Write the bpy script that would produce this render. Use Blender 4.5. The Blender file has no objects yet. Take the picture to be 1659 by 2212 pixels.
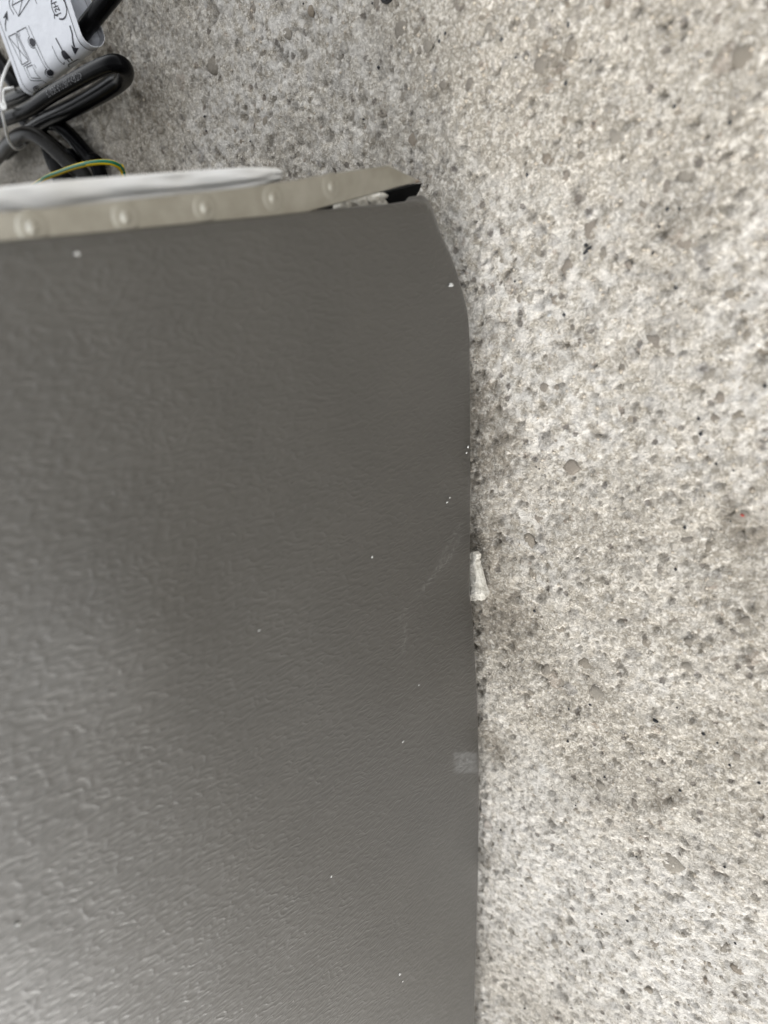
import bpy, bmesh, math, random
import numpy as np
from mathutils import Vector, Matrix
from mathutils.geometry import delaunay_2d_cdt, tessellate_polygon

random.seed(7)
rng = np.random.default_rng(11)
S = bpy.context.scene
COL = S.collection

# ------------------------------------------------------------------ camera
# World: z up, ground z=0, the fridge's side panel is the plane x=0 (outside is +x),
# +y points to the back of the fridge.
F, CX, CY = 1560.0, 829.5, 1106.0           # focal length / centre, in a 1659x2212 frame
n = Vector((1670, -823, 1560)).normalized()  # straight down, in camera axes (right, down, forward)
m = Vector((193, -356, 1560)).cross(Vector((200, 1106, 1560)))
e = m.cross(n).normalized()                  # along the panel's bottom edge
p = n.cross(e).normalized()                  # into the panel
CAM = Vector((0.130, 0.0, 0.180))

def ray(x, y):
    r = Vector(((x - CX) / F, (y - CY) / F, 1.0))
    return Vector((-p.dot(r), -e.dot(r), -n.dot(r)))

def at(x, y, axis='z', v=0.0):
    """the place where the sight line through a pixel meets the plane axis=v"""
    d = ray(x, y)
    i = 'xyz'.index(axis)
    return CAM + d * ((v - CAM[i]) / d[i])

right = Vector((-p.x, -e.x, -n.x)); down = Vector((-p.y, -e.y, -n.y)); fwd = Vector((-p.z, -e.z, -n.z))
cd = bpy.data.cameras.new('camera')
cam = bpy.data.objects.new('camera', cd)
COL.objects.link(cam)
M3 = Matrix((right, -down, -fwd)).transposed()
cam.matrix_world = Matrix.Translation(CAM) @ M3.to_4x4()
cd.sensor_fit = 'HORIZONTAL'; cd.sensor_width = 36.0
cd.lens = 36.0 * F / 1659.0
cd.clip_start = 0.01; cd.clip_end = 500
cd.dof.use_dof = True
cd.dof.focus_distance = 0.242
cd.dof.aperture_fstop = cd.lens / 2.5       # a small opening, as in a phone
S.camera = cam

# ------------------------------------------------------------------ world, sun, exposure
SUN_EL, SUN_AZ = math.radians(28), math.radians(-78)
w = bpy.data.worlds.new('World'); S.world = w; w.use_nodes = True
nt = w.node_tree; nt.nodes.clear()
sky = nt.nodes.new('ShaderNodeTexSky'); sky.sky_type = 'NISHITA'; sky.sun_disc = False
sky.sun_elevation = SUN_EL; sky.sun_rotation = math.radians(90) - SUN_AZ
sky.air_density = 1.0; sky.dust_density = 1; sky.ozone_density = 1.0
hs = nt.nodes.new('ShaderNodeHueSaturation'); hs.inputs['Saturation'].default_value = 0.12
bg = nt.nodes.new('ShaderNodeBackground'); bg.inputs['Strength'].default_value = 0.15
wo = nt.nodes.new('ShaderNodeOutputWorld')
nt.links.new(sky.outputs[0], hs.inputs['Color']); nt.links.new(hs.outputs[0], bg.inputs['Color'])
nt.links.new(bg.outputs[0], wo.inputs['Surface'])
sd = bpy.data.lights.new('sun', 'SUN'); sd.energy = 0.5; sd.angle = math.radians(60); sd.color = (1.0, 0.965, 0.92)
so = bpy.data.objects.new('sun', sd); COL.objects.link(so)
sv = Vector((math.cos(SUN_EL) * math.cos(SUN_AZ), math.cos(SUN_EL) * math.sin(SUN_AZ), math.sin(SUN_EL)))
so.rotation_euler = sv.to_track_quat('Z', 'Y').to_euler()
so.location = sv * 3
vs = S.view_settings
S.display_settings.display_device = 'sRGB'
vs.view_transform = 'Standard'; vs.look = 'None'; vs.gamma = 1.0; vs.exposure = 1.6

# ------------------------------------------------------------------ node helpers
class NT:
    def __init__(s, name):
        s.m = bpy.data.materials.new(name); s.m.use_nodes = True
        s.t = s.m.node_tree; s.t.nodes.clear()
        s.out = s.t.nodes.new('ShaderNodeOutputMaterial')
        s.b = s.t.nodes.new('ShaderNodeBsdfPrincipled')
        s.t.links.new(s.b.outputs[0], s.out.inputs['Surface'])
    def N(s, typ, **kw):
        nd = s.t.nodes.new(typ)
        for k, v in kw.items(): setattr(nd, k, v)
        return nd
    def L(s, a, b): s.t.links.new(a, b)
    def setin(s, sock, v):
        if hasattr(v, 'is_linked') or isinstance(v, bpy.types.NodeSocket): s.L(v, sock)
        else: sock.default_value = v
    def coord(s, kind='Object'):
        return s.N('ShaderNodeTexCoord').outputs[kind]
    def mapping(s, vec, scale=(1, 1, 1), loc=(0, 0, 0), rot=(0, 0, 0)):
        nd = s.N('ShaderNodeMapping'); s.L(vec, nd.inputs['Vector'])
        nd.inputs['Scale'].default_value = scale; nd.inputs['Location'].default_value = loc; nd.inputs['Rotation'].default_value = rot
        return nd.outputs[0]
    def noise(s, vec, scale, detail=2, rough=0.5, dist=0.0, out='Fac'):
        nd = s.N('ShaderNodeTexNoise'); s.L(vec, nd.inputs['Vector'])
        nd.inputs['Scale'].default_value = scale; nd.inputs['Detail'].default_value = detail
        nd.inputs['Roughness'].default_value = rough; nd.inputs['Distortion'].default_value = dist
        return nd.outputs[out]
    def voronoi(s, vec, scale, feature='F1', rand=1.0):
        nd = s.N('ShaderNodeTexVoronoi', feature=feature); s.L(vec, nd.inputs['Vector'])
        nd.inputs['Scale'].default_value = scale; nd.inputs['Randomness'].default_value = rand
        return nd
    def math(s, op, a, b=None, c=None, clamp=False):
        nd = s.N('ShaderNodeMath', operation=op); nd.use_clamp = clamp
        s.setin(nd.inputs[0], a)
        if b is not None: s.setin(nd.inputs[1], b)
        if c is not None: s.setin(nd.inputs[2], c)
        return nd.outputs[0]
    def mix(s, fac, a, b, blend='MIX'):
        nd = s.N('ShaderNodeMix', data_type='RGBA', blend_type=blend)
        s.setin(nd.inputs[0], fac); s.setin(nd.inputs[6], a); s.setin(nd.inputs[7], b)
        return nd.outputs[2]
    def smooth(s, v, lo, hi, a=0.0, b=1.0):
        nd = s.N('ShaderNodeMapRange', interpolation_type='SMOOTHSTEP')
        s.setin(nd.inputs[0], v)
        nd.inputs[1].default_value = lo; nd.inputs[2].default_value = hi
        nd.inputs[3].default_value = a; nd.inputs[4].default_value = b
        return nd.outputs[0]
    def ramp(s, fac, stops, interp='LINEAR'):
        nd = s.N('ShaderNodeValToRGB'); cr = nd.color_ramp; cr.interpolation = interp
        while len(cr.elements) < len(stops): cr.elements.new(0.5)
        for el, (pos, c) in zip(cr.elements, stops):
            el.position = pos; el.color = (*c, 1)
        s.L(fac, nd.inputs[0]); return nd.outputs[0]
    def bump(s, h, strength=1.0, dist=0.001, normal=None):
        nd = s.N('ShaderNodeBump'); nd.inputs['Strength'].default_value = strength
        nd.inputs['Distance'].default_value = dist; s.L(h, nd.inputs['Height'])
        if normal is not None: s.L(normal, nd.inputs['Normal'])
        return nd.outputs[0]
    def set(s, **kw):
        for k, v in kw.items(): s.setin(s.b.inputs[k.replace('_', ' ')], v)
        return s.m

def C(r, g, b): return (r, g, b, 1.0)

def vadd(t, a, b, op='ADD'):
    nd = t.N('ShaderNodeVectorMath', operation=op); t.L(a, nd.inputs[0])
    if isinstance(b, tuple): nd.inputs[1].default_value = b
    else: t.L(b, nd.inputs[1])
    return nd.outputs[0]

def warp(t, co, scale, amount, detail=2):
    c = t.noise(co, scale, detail, out='Color')
    return vadd(t, co, vadd(t, vadd(t, c, (0.5, 0.5, 0.5), 'SUBTRACT'), (amount,) * 3, 'MULTIPLY'))

# ------------------------------------------------------------------ materials
def mat_concrete():
    t = NT('concrete'); co = t.coord()
    wc = warp(t, co, 420, 0.0034, 4)
    wc2 = warp(t, co, 900, 0.0016, 3)
    wc3 = warp(t, co, 260, 0.0055, 3)
    # paste
    big = t.noise(co, 9, 5, 0.6); mid = t.noise(co, 60, 4, 0.6); fine = t.noise(co, 520, 4, 0.65)
    web = t.noise(co, 820, 5, .68, .9)
    base = t.mix(t.smooth(mid, .32, .68), C(.45, .405, .335), C(.58, .53, .45))
    base = t.mix(t.math('MULTIPLY', t.smooth(web, .515, .43), .75), base, C(.29, .26, .21))
    base = t.mix(t.math('MULTIPLY', t.smooth(web, .525, .60), .85), base, C(.78, .735, .655))
    white = t.math('MULTIPLY', t.smooth(big, .42, .66), t.smooth(t.noise(wc, 240, 4, .65), .38, .62))
    for px, py, r in ((1180, 1960, .105), (1500, 2120, .09)):  # pale lime patches low right, also painting in the brighter light there
        q = at(px, py)
        nd = t.N('ShaderNodeVectorMath', operation='DISTANCE'); t.L(warp(t, co, 22, .06), nd.inputs[0]); nd.inputs[1].default_value = (q.x, q.y, 0)
        white = t.math('MAXIMUM', white, t.math('MULTIPLY', t.smooth(nd.outputs['Value'], r, r * .2), t.smooth(t.noise(wc, 260, 4, .65), .33, .58)))
    base = t.mix(t.math('MULTIPLY', white, .72), base, C(.80, .77, .715))
    # embedded sand and gravel at three sizes
    hsum = None
    for sc, cover, lo, hi, amt, vec in ((150, .13, .22, .40, .42, wc3), (300, .20, .22, .44, .48, wc), (640, .34, .24, .48, .50, wc2)):
        v = t.voronoi(vec, sc)
        sep = t.N('ShaderNodeSeparateColor'); t.L(v.outputs['Color'], sep.inputs[0])
        on = t.math('LESS_THAN', sep.outputs[0], cover)
        size = t.math('MULTIPLY_ADD', sep.outputs[1], .26, lo)
        edge = t.math('SUBTRACT', size, v.outputs['Distance'])
        mask = t.math('MULTIPLY', on, t.smooth(edge, -.05, .08))
        dust = t.smooth(t.noise(wc, 560, 4, .7), .62, .46)
        mask = t.math('MULTIPLY', mask, t.math('MULTIPLY_ADD', dust, .75, .25))
        colr = t.ramp(sep.outputs[2], [(0, (.24, .215, .18)), (.20, (.34, .305, .255)), (.42, (.39, .345, .285)), (.58, (.30, .28, .25)),
                                       (.72, (.40, .36, .31)), (.84, (.33, .25, .19)), (.9, (.34, .325, .315)), (1, (.50, .47, .42))], 'CONSTANT')
        base = t.mix(t.math('MULTIPLY', mask, amt), base, colr)
        hh = t.math('MULTIPLY', mask, .0009 * 120 / sc)
        hsum = hh if hsum is None else t.math('ADD', hsum, hh)
    hsum = t.math('ADD', hsum, t.math('MULTIPLY', web, .0011))
    # pores, pale crumbs, dirt
    v = t.voronoi(wc2, 300); sep = t.N('ShaderNodeSeparateColor'); t.L(v.outputs['Color'], sep.inputs[0])
    pore = t.math('MULTIPLY', t.math('LESS_THAN', sep.outputs[0], .10), t.smooth(v.outputs['Distance'], .36, .18))
    v = t.voronoi(wc2, 800); sep = t.N('ShaderNodeSeparateColor'); t.L(v.outputs['Color'], sep.inputs[0])
    crumb = t.math('MULTIPLY', t.math('LESS_THAN', sep.outputs[0], .2), t.smooth(v.outputs['Distance'], .45, .25))
    base = t.mix(t.math('MULTIPLY', crumb, .6), base, C(.74, .70, .63))
    dirt = t.math('MULTIPLY', t.smooth(t.noise(co, 26, 4, .65), .52, .68), t.smooth(t.noise(wc, 300, 3, .7), .40, .62))
    base = t.mix(t.math('MULTIPLY', dirt, .55), base, C(.20, .18, .15))
    base = t.mix(t.math('MULTIPLY', pore, .7), base, C(.15, .13, .11))
    # earth stains; along the panel foot they also paint in its contact shade
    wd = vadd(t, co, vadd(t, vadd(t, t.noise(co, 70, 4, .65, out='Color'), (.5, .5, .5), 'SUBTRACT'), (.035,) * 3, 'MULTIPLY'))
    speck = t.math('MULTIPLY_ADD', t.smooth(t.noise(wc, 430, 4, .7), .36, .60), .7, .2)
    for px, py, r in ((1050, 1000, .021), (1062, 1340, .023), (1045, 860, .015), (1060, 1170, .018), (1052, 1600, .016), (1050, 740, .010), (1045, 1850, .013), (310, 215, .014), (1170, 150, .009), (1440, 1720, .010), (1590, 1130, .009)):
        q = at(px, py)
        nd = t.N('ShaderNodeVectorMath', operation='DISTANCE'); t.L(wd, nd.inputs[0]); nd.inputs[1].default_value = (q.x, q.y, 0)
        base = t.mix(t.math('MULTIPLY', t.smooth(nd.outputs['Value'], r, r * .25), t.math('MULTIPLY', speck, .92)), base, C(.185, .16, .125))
    tone = t.math('MULTIPLY_ADD', fine, .5, .75)
    base = t.mix(1.0, base, t.ramp(tone, [(0, (0, 0, 0)), (1, (1, 1, 1))]), 'MULTIPLY')
    h = t.math('ADD', t.math('MULTIPLY', fine, .0011), hsum)
    h = t.math('ADD', h, t.math('MULTIPLY', t.noise(co, 1500, 2, .6), .00035))
    h = t.math('SUBTRACT', h, t.math('MULTIPLY', pore, .0010))
    h = t.math('ADD', h, t.math('MULTIPLY', crumb, .0003))
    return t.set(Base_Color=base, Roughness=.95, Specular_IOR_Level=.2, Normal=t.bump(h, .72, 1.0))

def mat_stone(name, c1, c2):
    t = NT(name); co = t.coord()
    f = t.noise(co, 330, 4, .65); g = t.noise(co, 1100, 2, .6)
    col = t.mix(t.smooth(f, .3, .7), C(*c1), C(*c2))
    dust = t.smooth(t.noise(co, 620, 5, .75), .42, .58)
    col = t.mix(t.math('MULTIPLY', dust, .85), col, C(.54, .49, .41))
    col = t.mix(.42, col, C(.52, .445, .35))
    h = t.math('ADD', t.math('MULTIPLY', f, .0012), t.math('MULTIPLY', g, .0004))
    return t.set(Base_Color=col, Roughness=.85, Specular_IOR_Level=.25, Normal=t.bump(h, .8, 1.0))

def mat_hammer():
    t = NT('hammered_grey_paint'); co = t.coord()
    w0 = t.mapping(co, rot=(math.radians(8), 0, 0), scale=(1, 1.0, .46))
    w1 = warp(t, w0, 120, .0034, 2)
    a = t.noise(w1, 520, 1.0, .5)
    ridge = t.math('SUBTRACT', 1.0, t.math('MULTIPLY', t.math('ABSOLUTE', t.math('SUBTRACT', a, .5)), 5.0), clamp=True)
    b = t.noise(w1, 560, 1.5, .5)
    h = t.math('ADD', t.math('MULTIPLY', t.math('POWER', ridge, 1.5), .000135), t.math('MULTIPLY', b, .00012))
    swell = t.noise(co, 30, 1.0, .5)
    h2 = t.math('ADD', h, t.math('MULTIPLY', swell, .0011))
    # a rubbed square left by a sticker near the bottom edge, and faint scuffs
    mp = t.mapping(co, (1, 1, 1))
    sx = t.N('ShaderNodeSeparateXYZ'); t.L(mp, sx.inputs[0])
    P = at(1000, 1648, 'x', 0.0)
    Q1, Q2, Q3, Q4 = at(978, 1648, 'x'), at(1034, 1648, 'x'), at(1004, 1624, 'x'), at(1004, 1672, 'x')
    kk = (Q2.y - Q1.y) / (Q2.z - Q1.z); hy = abs(Q3.y - Q4.y) / 2; hz = abs(Q1.z - Q2.z) / 2; zc_ = (Q1.z + Q2.z) / 2; yc_ = Q1.y + kk * (zc_ - Q1.z)
    yy = t.math('SUBTRACT', t.math('SUBTRACT', sx.outputs['Y'], yc_), t.math('MULTIPLY', t.math('SUBTRACT', sx.outputs['Z'], zc_), kk))
    my = t.smooth(t.math('ABSOLUTE', yy), hy * 1.1, hy * .8)
    mz = t.smooth(t.math('ABSOLUTE', t.math('SUBTRACT', sx.outputs['Z'], zc_)), hz * 1.1, hz * .7)
    glue = t.math('MULTIPLY', t.math('MULTIPLY', my, mz), t.math('MULTIPLY_ADD', t.smooth(b, .36, .64), .5, .5))
    col = t.mix(t.smooth(t.noise(co, 40, 3, .6), .3, .7), C(.030, .0275, .0228), C(.036, .033, .0275))
    col = t.mix(t.math('MULTIPLY', glue, .20), col, C(.36, .36, .35))
    scuff = t.math('MULTIPLY', t.smooth(t.noise(t.mapping(co, (1, 30, 260), rot=(.6, 0, 0)), 6, 4, .7), .66, .74), t.smooth(t.noise(co, 55, 2), .55, .7))
    col = t.mix(t.math('MULTIPLY', scuff, .25), col, C(.30, .29, .28))
    for (ax, ay), (bx, by) in (((1003, 1122), (952, 1205)), ((985, 1188), (896, 1296)), ((1001, 1148), (962, 1226)), ((968, 1190), (938, 1240)), ((884, 1312), (858, 1345)), ((880, 1330), (872, 1420))):
        A_, B_ = at(ax, ay, 'x'), at(bx, by, 'x'); dv = (B_ - A_); Ln = dv.length; dv.normalize(); pv = Vector((0, -dv.z, dv.y)); mid_ = (A_ + B_) / 2
        def dotn(vv):
            nd = t.N('ShaderNodeVectorMath', operation='DOT_PRODUCT'); t.L(co, nd.inputs[0]); nd.inputs[1].default_value = vv; return nd.outputs['Value']
        al = t.smooth(t.math('ABSOLUTE', t.math('SUBTRACT', dotn(dv), mid_.dot(dv))), Ln * .52, Ln * .3)
        pe = t.smooth(t.math('ABSOLUTE', t.math('SUBTRACT', dotn(pv), mid_.dot(pv))), .0017, .0002)
        col = t.mix(t.math('MULTIPLY', t.math('MULTIPLY', al, pe), t.math('MULTIPLY', t.smooth(t.noise(co, 900, 3, .7), .42, .66), .17)), col, C(.34, .33, .31))
    rough = t.math('ADD', .45, t.math('MULTIPLY', glue, .25))
    return t.set(Base_Color=col, Metallic=.38, Roughness=rough, Specular_IOR_Level=1.0, Coat_Weight=.9, Coat_Roughness=.44, Coat_IOR=1.5, Normal=t.bump(h2, 1.0, 1.0))

def mat_galv():
    t = NT('galvanised_steel'); co = t.coord()
    f = t.noise(t.mapping(co, (1, 900, 40)), 1.0, 3, .6); g = t.noise(co, 120, 4, .6)
    col = t.mix(t.smooth(g, .3, .7), C(.34, .328, .285), C(.43, .418, .375))
    sx = t.N('ShaderNodeSeparateXYZ'); t.L(co, sx.inputs[0])
    T = at(909, 396, 'x', -.0025)
    near = t.N('ShaderNodeVectorMath', operation='DISTANCE'); t.L(co, near.inputs[0]); near.inputs[1].default_value = T
    rust = t.math('MULTIPLY', t.smooth(near.outputs['Value'], .0045, .0008), t.smooth(t.noise(co, 700, 3, .7), .35, .6))
    col = t.mix(t.math('MULTIPLY', rust, .8), col, C(.22, .11, .05))
    h = t.math('ADD', t.math('MULTIPLY', f, .00002), t.math('MULTIPLY', t.noise(co, 45, 2, .5), .0012))
    return t.set(Base_Color=col, Metallic=t.math('MULTIPLY_ADD', rust, -.8, .95), Roughness=t.math('MULTIPLY_ADD', g, .18, .22), Normal=t.bump(h, .6, 1.0))

def mat_dimple():
    t = NT('worn_galvanised_steel'); co = t.coord()
    g = t.noise(co, 3.0, 3, .6)
    return t.set(Base_Color=t.mix(g, C(.34, .328, .285), C(.43, .418, .375)), Metallic=.95, Roughness=.34)

def simple(name, col, rough=.5, spec=.5, bscale=None, bh=.0001, metal=0.0, var=.15):
    t = NT(name); co = t.coord()
    nz = t.noise(co, bscale or 300, 3, .6)
    c = t.mix(t.smooth(nz, .25, .75), C(*[x * (1 - var) for x in col]), C(*[min(1, x * (1 + var)) for x in col]))
    return t.set(Base_Color=c, Roughness=rough, Specular_IOR_Level=spec, Metallic=metal, Normal=t.bump(t.math('MULTIPLY', nz, bh), .6, 1.0))

def mat_plastic():
    t = NT('cloudy_plastic'); co = t.coord()
    nz = t.noise(t.mapping(co, (1, 1, .35)), 160, 3, .6, .6); f = t.noise(co, 60, 2)
    c = t.mix(t.smooth(f, .35, .65), C(.80, .79, .76), C(.90, .90, .89))
    return t.set(Base_Color=c, Roughness=.22, Specular_IOR_Level=.6, Transmission_Weight=.3, IOR=1.4,
                 Normal=t.bump(t.math('MULTIPLY', nz, .0006), .8, 1.0))

def mat_paper():
    t = NT('white_paper'); co = t.coord()
    nz = t.noise(co, 90, 4, .6); sm = t.smooth(t.noise(co, 130, 4, .7), .58, .74)
    c = t.mix(t.math('MULTIPLY', sm, .12), C(.90, .915, .95), C(.72, .73, .77))
    return t.set(Base_Color=c, Roughness=.5, Specular_IOR_Level=.4, Normal=t.bump(t.math('MULTIPLY', nz, .0015), .5, 1.0))

def mat_foam():
    t = NT('crumbly_foam'); co = t.coord()
    nz = t.noise(co, 380, 4, .65); lg = t.noise(co, 90, 2)
    c = t.mix(t.smooth(nz, .3, .65), C(.42, .39, .33), C(.66, .63, .56))
    return t.set(Base_Color=c, Roughness=.9, Specular_IOR_Level=.2, Normal=t.bump(t.math('ADD', t.math('MULTIPLY', nz, .0016), t.math('MULTIPLY', lg, .002)), .8, 1.0))

M = dict(
    dimple=mat_dimple(),
    concrete=mat_concrete(), hammer=mat_hammer(), galv=mat_galv(), plastic=mat_plastic(), paper=mat_paper(), foam=mat_foam(),
    pvc=simple('black_pvc', (.003, .003, .0034), .24, .05, 600, .00006),
    dullpvc=simple('worn_grey_black_pvc', (.020, .019, .017), .40, .16, 900, .00012, var=.3),
    edge=simple('pale_edge_glint', (.20, .19, .17), .45, .5, 900, .0002, metal=.4, var=.4),
    lettering=simple('pale_moulded_lettering', (.16, .16, .165), .5, .3, 1500, .0001, var=.6),
    rubber=simple('black_rubber', (.010, .010, .010), .75, .3, 800, .0002),
    black=simple('black_metal', (.005, .005, .005), .95, .05, 300, .0001),
    ink=simple('black_ink', (.028, .028, .036), .6, .3, 500, .00001),
    tie=simple('white_tie_plastic', (.80, .79, .76), .45, .5, 500, .0001, var=.05),
    yellow=simple('yellow_insulation', (.80, .56, .01), .45, .3, 600, .00005, var=.06),
    green=simple('green_insulation', (.0, .13, .065), .45, .3, 600, .00005, var=.08),
    fleck=simple('white_fleck', (.50, .50, .48), .8, .2, 900, .0001, var=.05),
    door=simple('fridge_door_grey', (.10, .097, .088), .4, .5, 300, .00005, var=.05),
    white_s=mat_stone('white_stone', (.62, .60, .54), (.80, .78, .72)),
    black_s=simple('black_grit', (.012, .013, .015), .5, .5, 700, .0004, var=.4),
)
STONES = [mat_stone('grey_stone', (.20, .195, .185), (.30, .29, .27)), mat_stone('tan_stone', (.30, .265, .215), (.42, .375, .31)),
          mat_stone('brown_stone', (.20, .145, .105), (.30, .225, .165)), mat_stone('pink_stone', (.34, .285, .25), (.43, .375, .335)),
          mat_stone('slate_stone', (.13, .135, .14), (.21, .215, .22)), mat_stone('pale_stone', (.40, .385, .35), (.50, .48, .43)),
          mat_stone('violet_stone', (.23, .205, .20), (.31, .28, .27))]

# ------------------------------------------------------------------ object helpers
def obj(name, verts, faces, mat, parent=None, smooth=True, mats=None, midx=None):
    me = bpy.data.meshes.new(name)
    me.from_pydata([tuple(v) for v in verts], [], faces)
    for x in (mats or [mat]): me.materials.append(x)
    if midx: me.polygons.foreach_set('material_index', midx)
    if smooth: me.polygons.foreach_set('use_smooth', [True] * len(me.polygons))
    me.update()
    o = bpy.data.objects.new(name, me); COL.objects.link(o)
    if parent: o.parent = parent; o.matrix_parent_inverse = parent.matrix_world.inverted()
    return o

def place(o, parent):
    o.parent = parent
    o.matrix_parent_inverse = Matrix.Translation(-(parent.parent.location if parent.parent else parent.location))

def tag(o, label, cat, group=None):
    o['label'] = label; o['category'] = cat
    if group: o['group'] = group
    return o

def empty(name, loc, label, cat, group=None):
    o = bpy.data.objects.new(name, None); COL.objects.link(o); o.location = loc; o.empty_display_size = .01
    o.matrix_world = Matrix.Translation(loc)
    return tag(o, label, cat, group)

def spline(pts, sub=10):
    P = [Vector(q) for q in pts]; out = []
    P = [P[0] * 2 - P[1]] + P + [P[-1] * 2 - P[-2]]
    for i in range(1, len(P) - 2):
        a, b, c, d = P[i - 1:i + 3]
        for k in range(sub):
            s = k / sub
            out.append(.5 * ((2 * b) + (c - a) * s + (2 * a - 5 * b + 4 * c - d) * s * s + (3 * b - a - 3 * c + d) * s ** 3))
    out.append(P[-2]); return out

def frames(path, up=Vector((0, 0, 1))):
    T = []
    for i in range(len(path)):
        d = path[min(i + 1, len(path) - 1)] - path[max(i - 1, 0)]
        T.append(d.normalized())
    N = (up - T[0] * up.dot(T[0])).normalized(); out = []
    for t_ in T:
        N = (N - t_ * N.dot(t_)).normalized()
        out.append((t_, N, t_.cross(N)))
    return out

def tube(path, r, seg=16, cap=True, squash=None):
    """verts, faces of a swept tube; squash(i, a) may scale the radius"""
    fr = frames(path); V = []; Fc = []
    for i, (q, (t_, N, B)) in enumerate(zip(path, fr)):
        rr = r(i / (len(path) - 1)) if callable(r) else r
        for k in range(seg):
            a = 2 * math.pi * k / seg
            s = squash(i / (len(path) - 1), a) if squash else 1.0
            V.append(q + (N * math.cos(a) + B * math.sin(a)) * rr * s)
    for i in range(len(path) - 1):
        for k in range(seg):
            a, b = i * seg + k, i * seg + (k + 1) % seg
            Fc.append((a, b, b + seg, a + seg))
    if cap:
        Fc.append(tuple(range(seg))[::-1]); Fc.append(tuple(range((len(path) - 1) * seg, len(path) * seg)))
    return V, Fc

def box(x0, x1, y0, y1, z0, z1, bev=0.0):
    bm = bmesh.new()
    bmesh.ops.create_cube(bm, size=1.0)
    for v in bm.verts:
        v.co = Vector((x0 + (v.co.x + .5) * (x1 - x0), y0 + (v.co.y + .5) * (y1 - y0), z0 + (v.co.z + .5) * (z1 - z0)))
    if bev: bmesh.ops.bevel(bm, geom=bm.edges[:], offset=bev, segments=2, affect='EDGES')
    bm.verts.index_update()
    V = [v.co.copy() for v in bm.verts]; Fc = [tuple(v.index for v in f.verts) for f in bm.faces]; bm.free()
    return V, Fc

# ------------------------------------------------------------------ ground
def spectral(nx, ny, beta, seed, lo=0.0, step=.0009):
    r = np.random.default_rng(seed)
    fx = np.fft.fftfreq(nx, step)[:, None]; fy = np.fft.rfftfreq(ny, step)[None, :]
    f = np.sqrt(fx ** 2 + fy ** 2); f[0, 0] = 1
    amp = f ** (-beta); amp[f < lo] = 0
    ph = r.normal(size=f.shape) + 1j * r.normal(size=f.shape)
    h = np.fft.irfft2(amp * ph, s=(nx, ny)); return h / h.std()

def build_ground():
    st = .0009
    x0, x1, y0, y1 = -.30, .30, -.47, .36
    gx = np.arange(x0, x1, st); gy = np.arange(y0, y1, st)
    nx, ny = len(gx), len(gy)
    h = .00038 * spectral(nx, ny, 1.5, 3, 12) + .00016 * spectral(nx, ny, .9, 4, 90)
    c = spectral(nx, ny, 1.25, 5, 60)
    h -= .0014 * np.clip((c - 1.35) / .9, 0, 1.2)          # broken-out hollows
    c = spectral(nx, ny, .8, 6, 150)
    h -= .0007 * np.clip((c - 1.7) / .6, 0, 1)             # pores
    # fade to flat at the rim of the detailed part
    ex = np.minimum(gx - x0, x1 - gx) / .03; ey = np.minimum(gy - y0, y1 - gy) / .03
    h *= np.clip(ex, 0, 1)[:, None] * np.clip(ey, 0, 1)[None, :]
    out = [.02, .06, .15, .4, 1, 2.5, 6, 15, 40, 90]
    X = np.concatenate([[x0 - d for d in out[::-1]], gx, [x1 + d for d in out]])
    Y = np.concatenate([[y0 - d for d in out[::-1]], gy, [y1 + d for d in out]])
    H = np.zeros((len(X), len(Y))); k = len(out); H[k:k + nx, k:k + ny] = h
    co = np.empty((len(X), len(Y), 3), np.float32)
    co[..., 0] = X[:, None]; co[..., 1] = Y[None, :]; co[..., 2] = H
    NX, NY = len(X), len(Y)
    idx = np.arange(NX * NY).reshape(NX, NY)
    q = np.stack([idx[:-1, :-1], idx[1:, :-1], idx[1:, 1:], idx[:-1, 1:]], -1).reshape(-1, 4)
    me = bpy.data.meshes.new('concrete_ground')
    me.vertices.add(NX * NY); me.vertices.foreach_set('co', co.ravel())
    me.loops.add(q.size); me.loops.foreach_set('vertex_index', q.ravel().astype(np.int32))
    me.polygons.add(len(q)); me.polygons.foreach_set('loop_start', np.arange(0, q.size, 4, dtype=np.int32))
    me.polygons.foreach_set('use_smooth', np.ones(len(q), bool))
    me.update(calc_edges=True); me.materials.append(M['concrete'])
    o = bpy.data.objects.new('concrete_ground', me); COL.objects.link(o)
    o['kind'] = 'structure'; o['label'] = 'rough pale grey concrete ground with embedded gravel'
    def height(x, y):
        i = int(round((x - x0) / st)); j = int(round((y - y0) / st))
        return float(h[i, j]) if 0 <= i < nx and 0 <= j < ny else 0.0
    return o, height

ground, gh = build_ground()

def stone_mesh(seed, flat=.35, npt=9, round_=0.0):
    r = random.Random(seed)
    ang = sorted([(k + r.uniform(-.32, .32)) * 2 * math.pi / npt for k in range(npt)])
    ax = r.uniform(.62, 1.0)
    rad = [1 if round_ else r.uniform(.72, 1.08) for _ in ang]
    V = []; Fc = []
    for sc, z in ((1.06, -.5), (1.0, -.02), (.90, .62), (.58, 1.0)):
        for a, q in zip(ang, rad):
            j = 1 + r.uniform(-.05, .05)
            V.append((math.cos(a) * q * sc * j, math.sin(a) * q * sc * ax * j, z * flat + r.uniform(-.04, .04) * flat))
    for i in range(3):
        for k in range(npt):
            a, b = i * npt + k, i * npt + (k + 1) % npt
            Fc.append((a, b, b + npt, a + npt))
    V.append((0, 0, flat * 1.06)); c = len(V) - 1
    for k in range(npt): Fc.append((3 * npt + k, 3 * npt + (k + 1) % npt, c))
    Fc.append(tuple(range(npt))[::-1])
    me = bpy.data.meshes.new('pebble'); me.from_pydata(V, [], Fc); me.materials.append(STONES[0])
    me.polygons.foreach_set('use_smooth', [True] * len(me.polygons)); me.update()
    return me

PEB = [stone_mesh(s, .16, 9 + s % 4) for s in range(12)]

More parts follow.
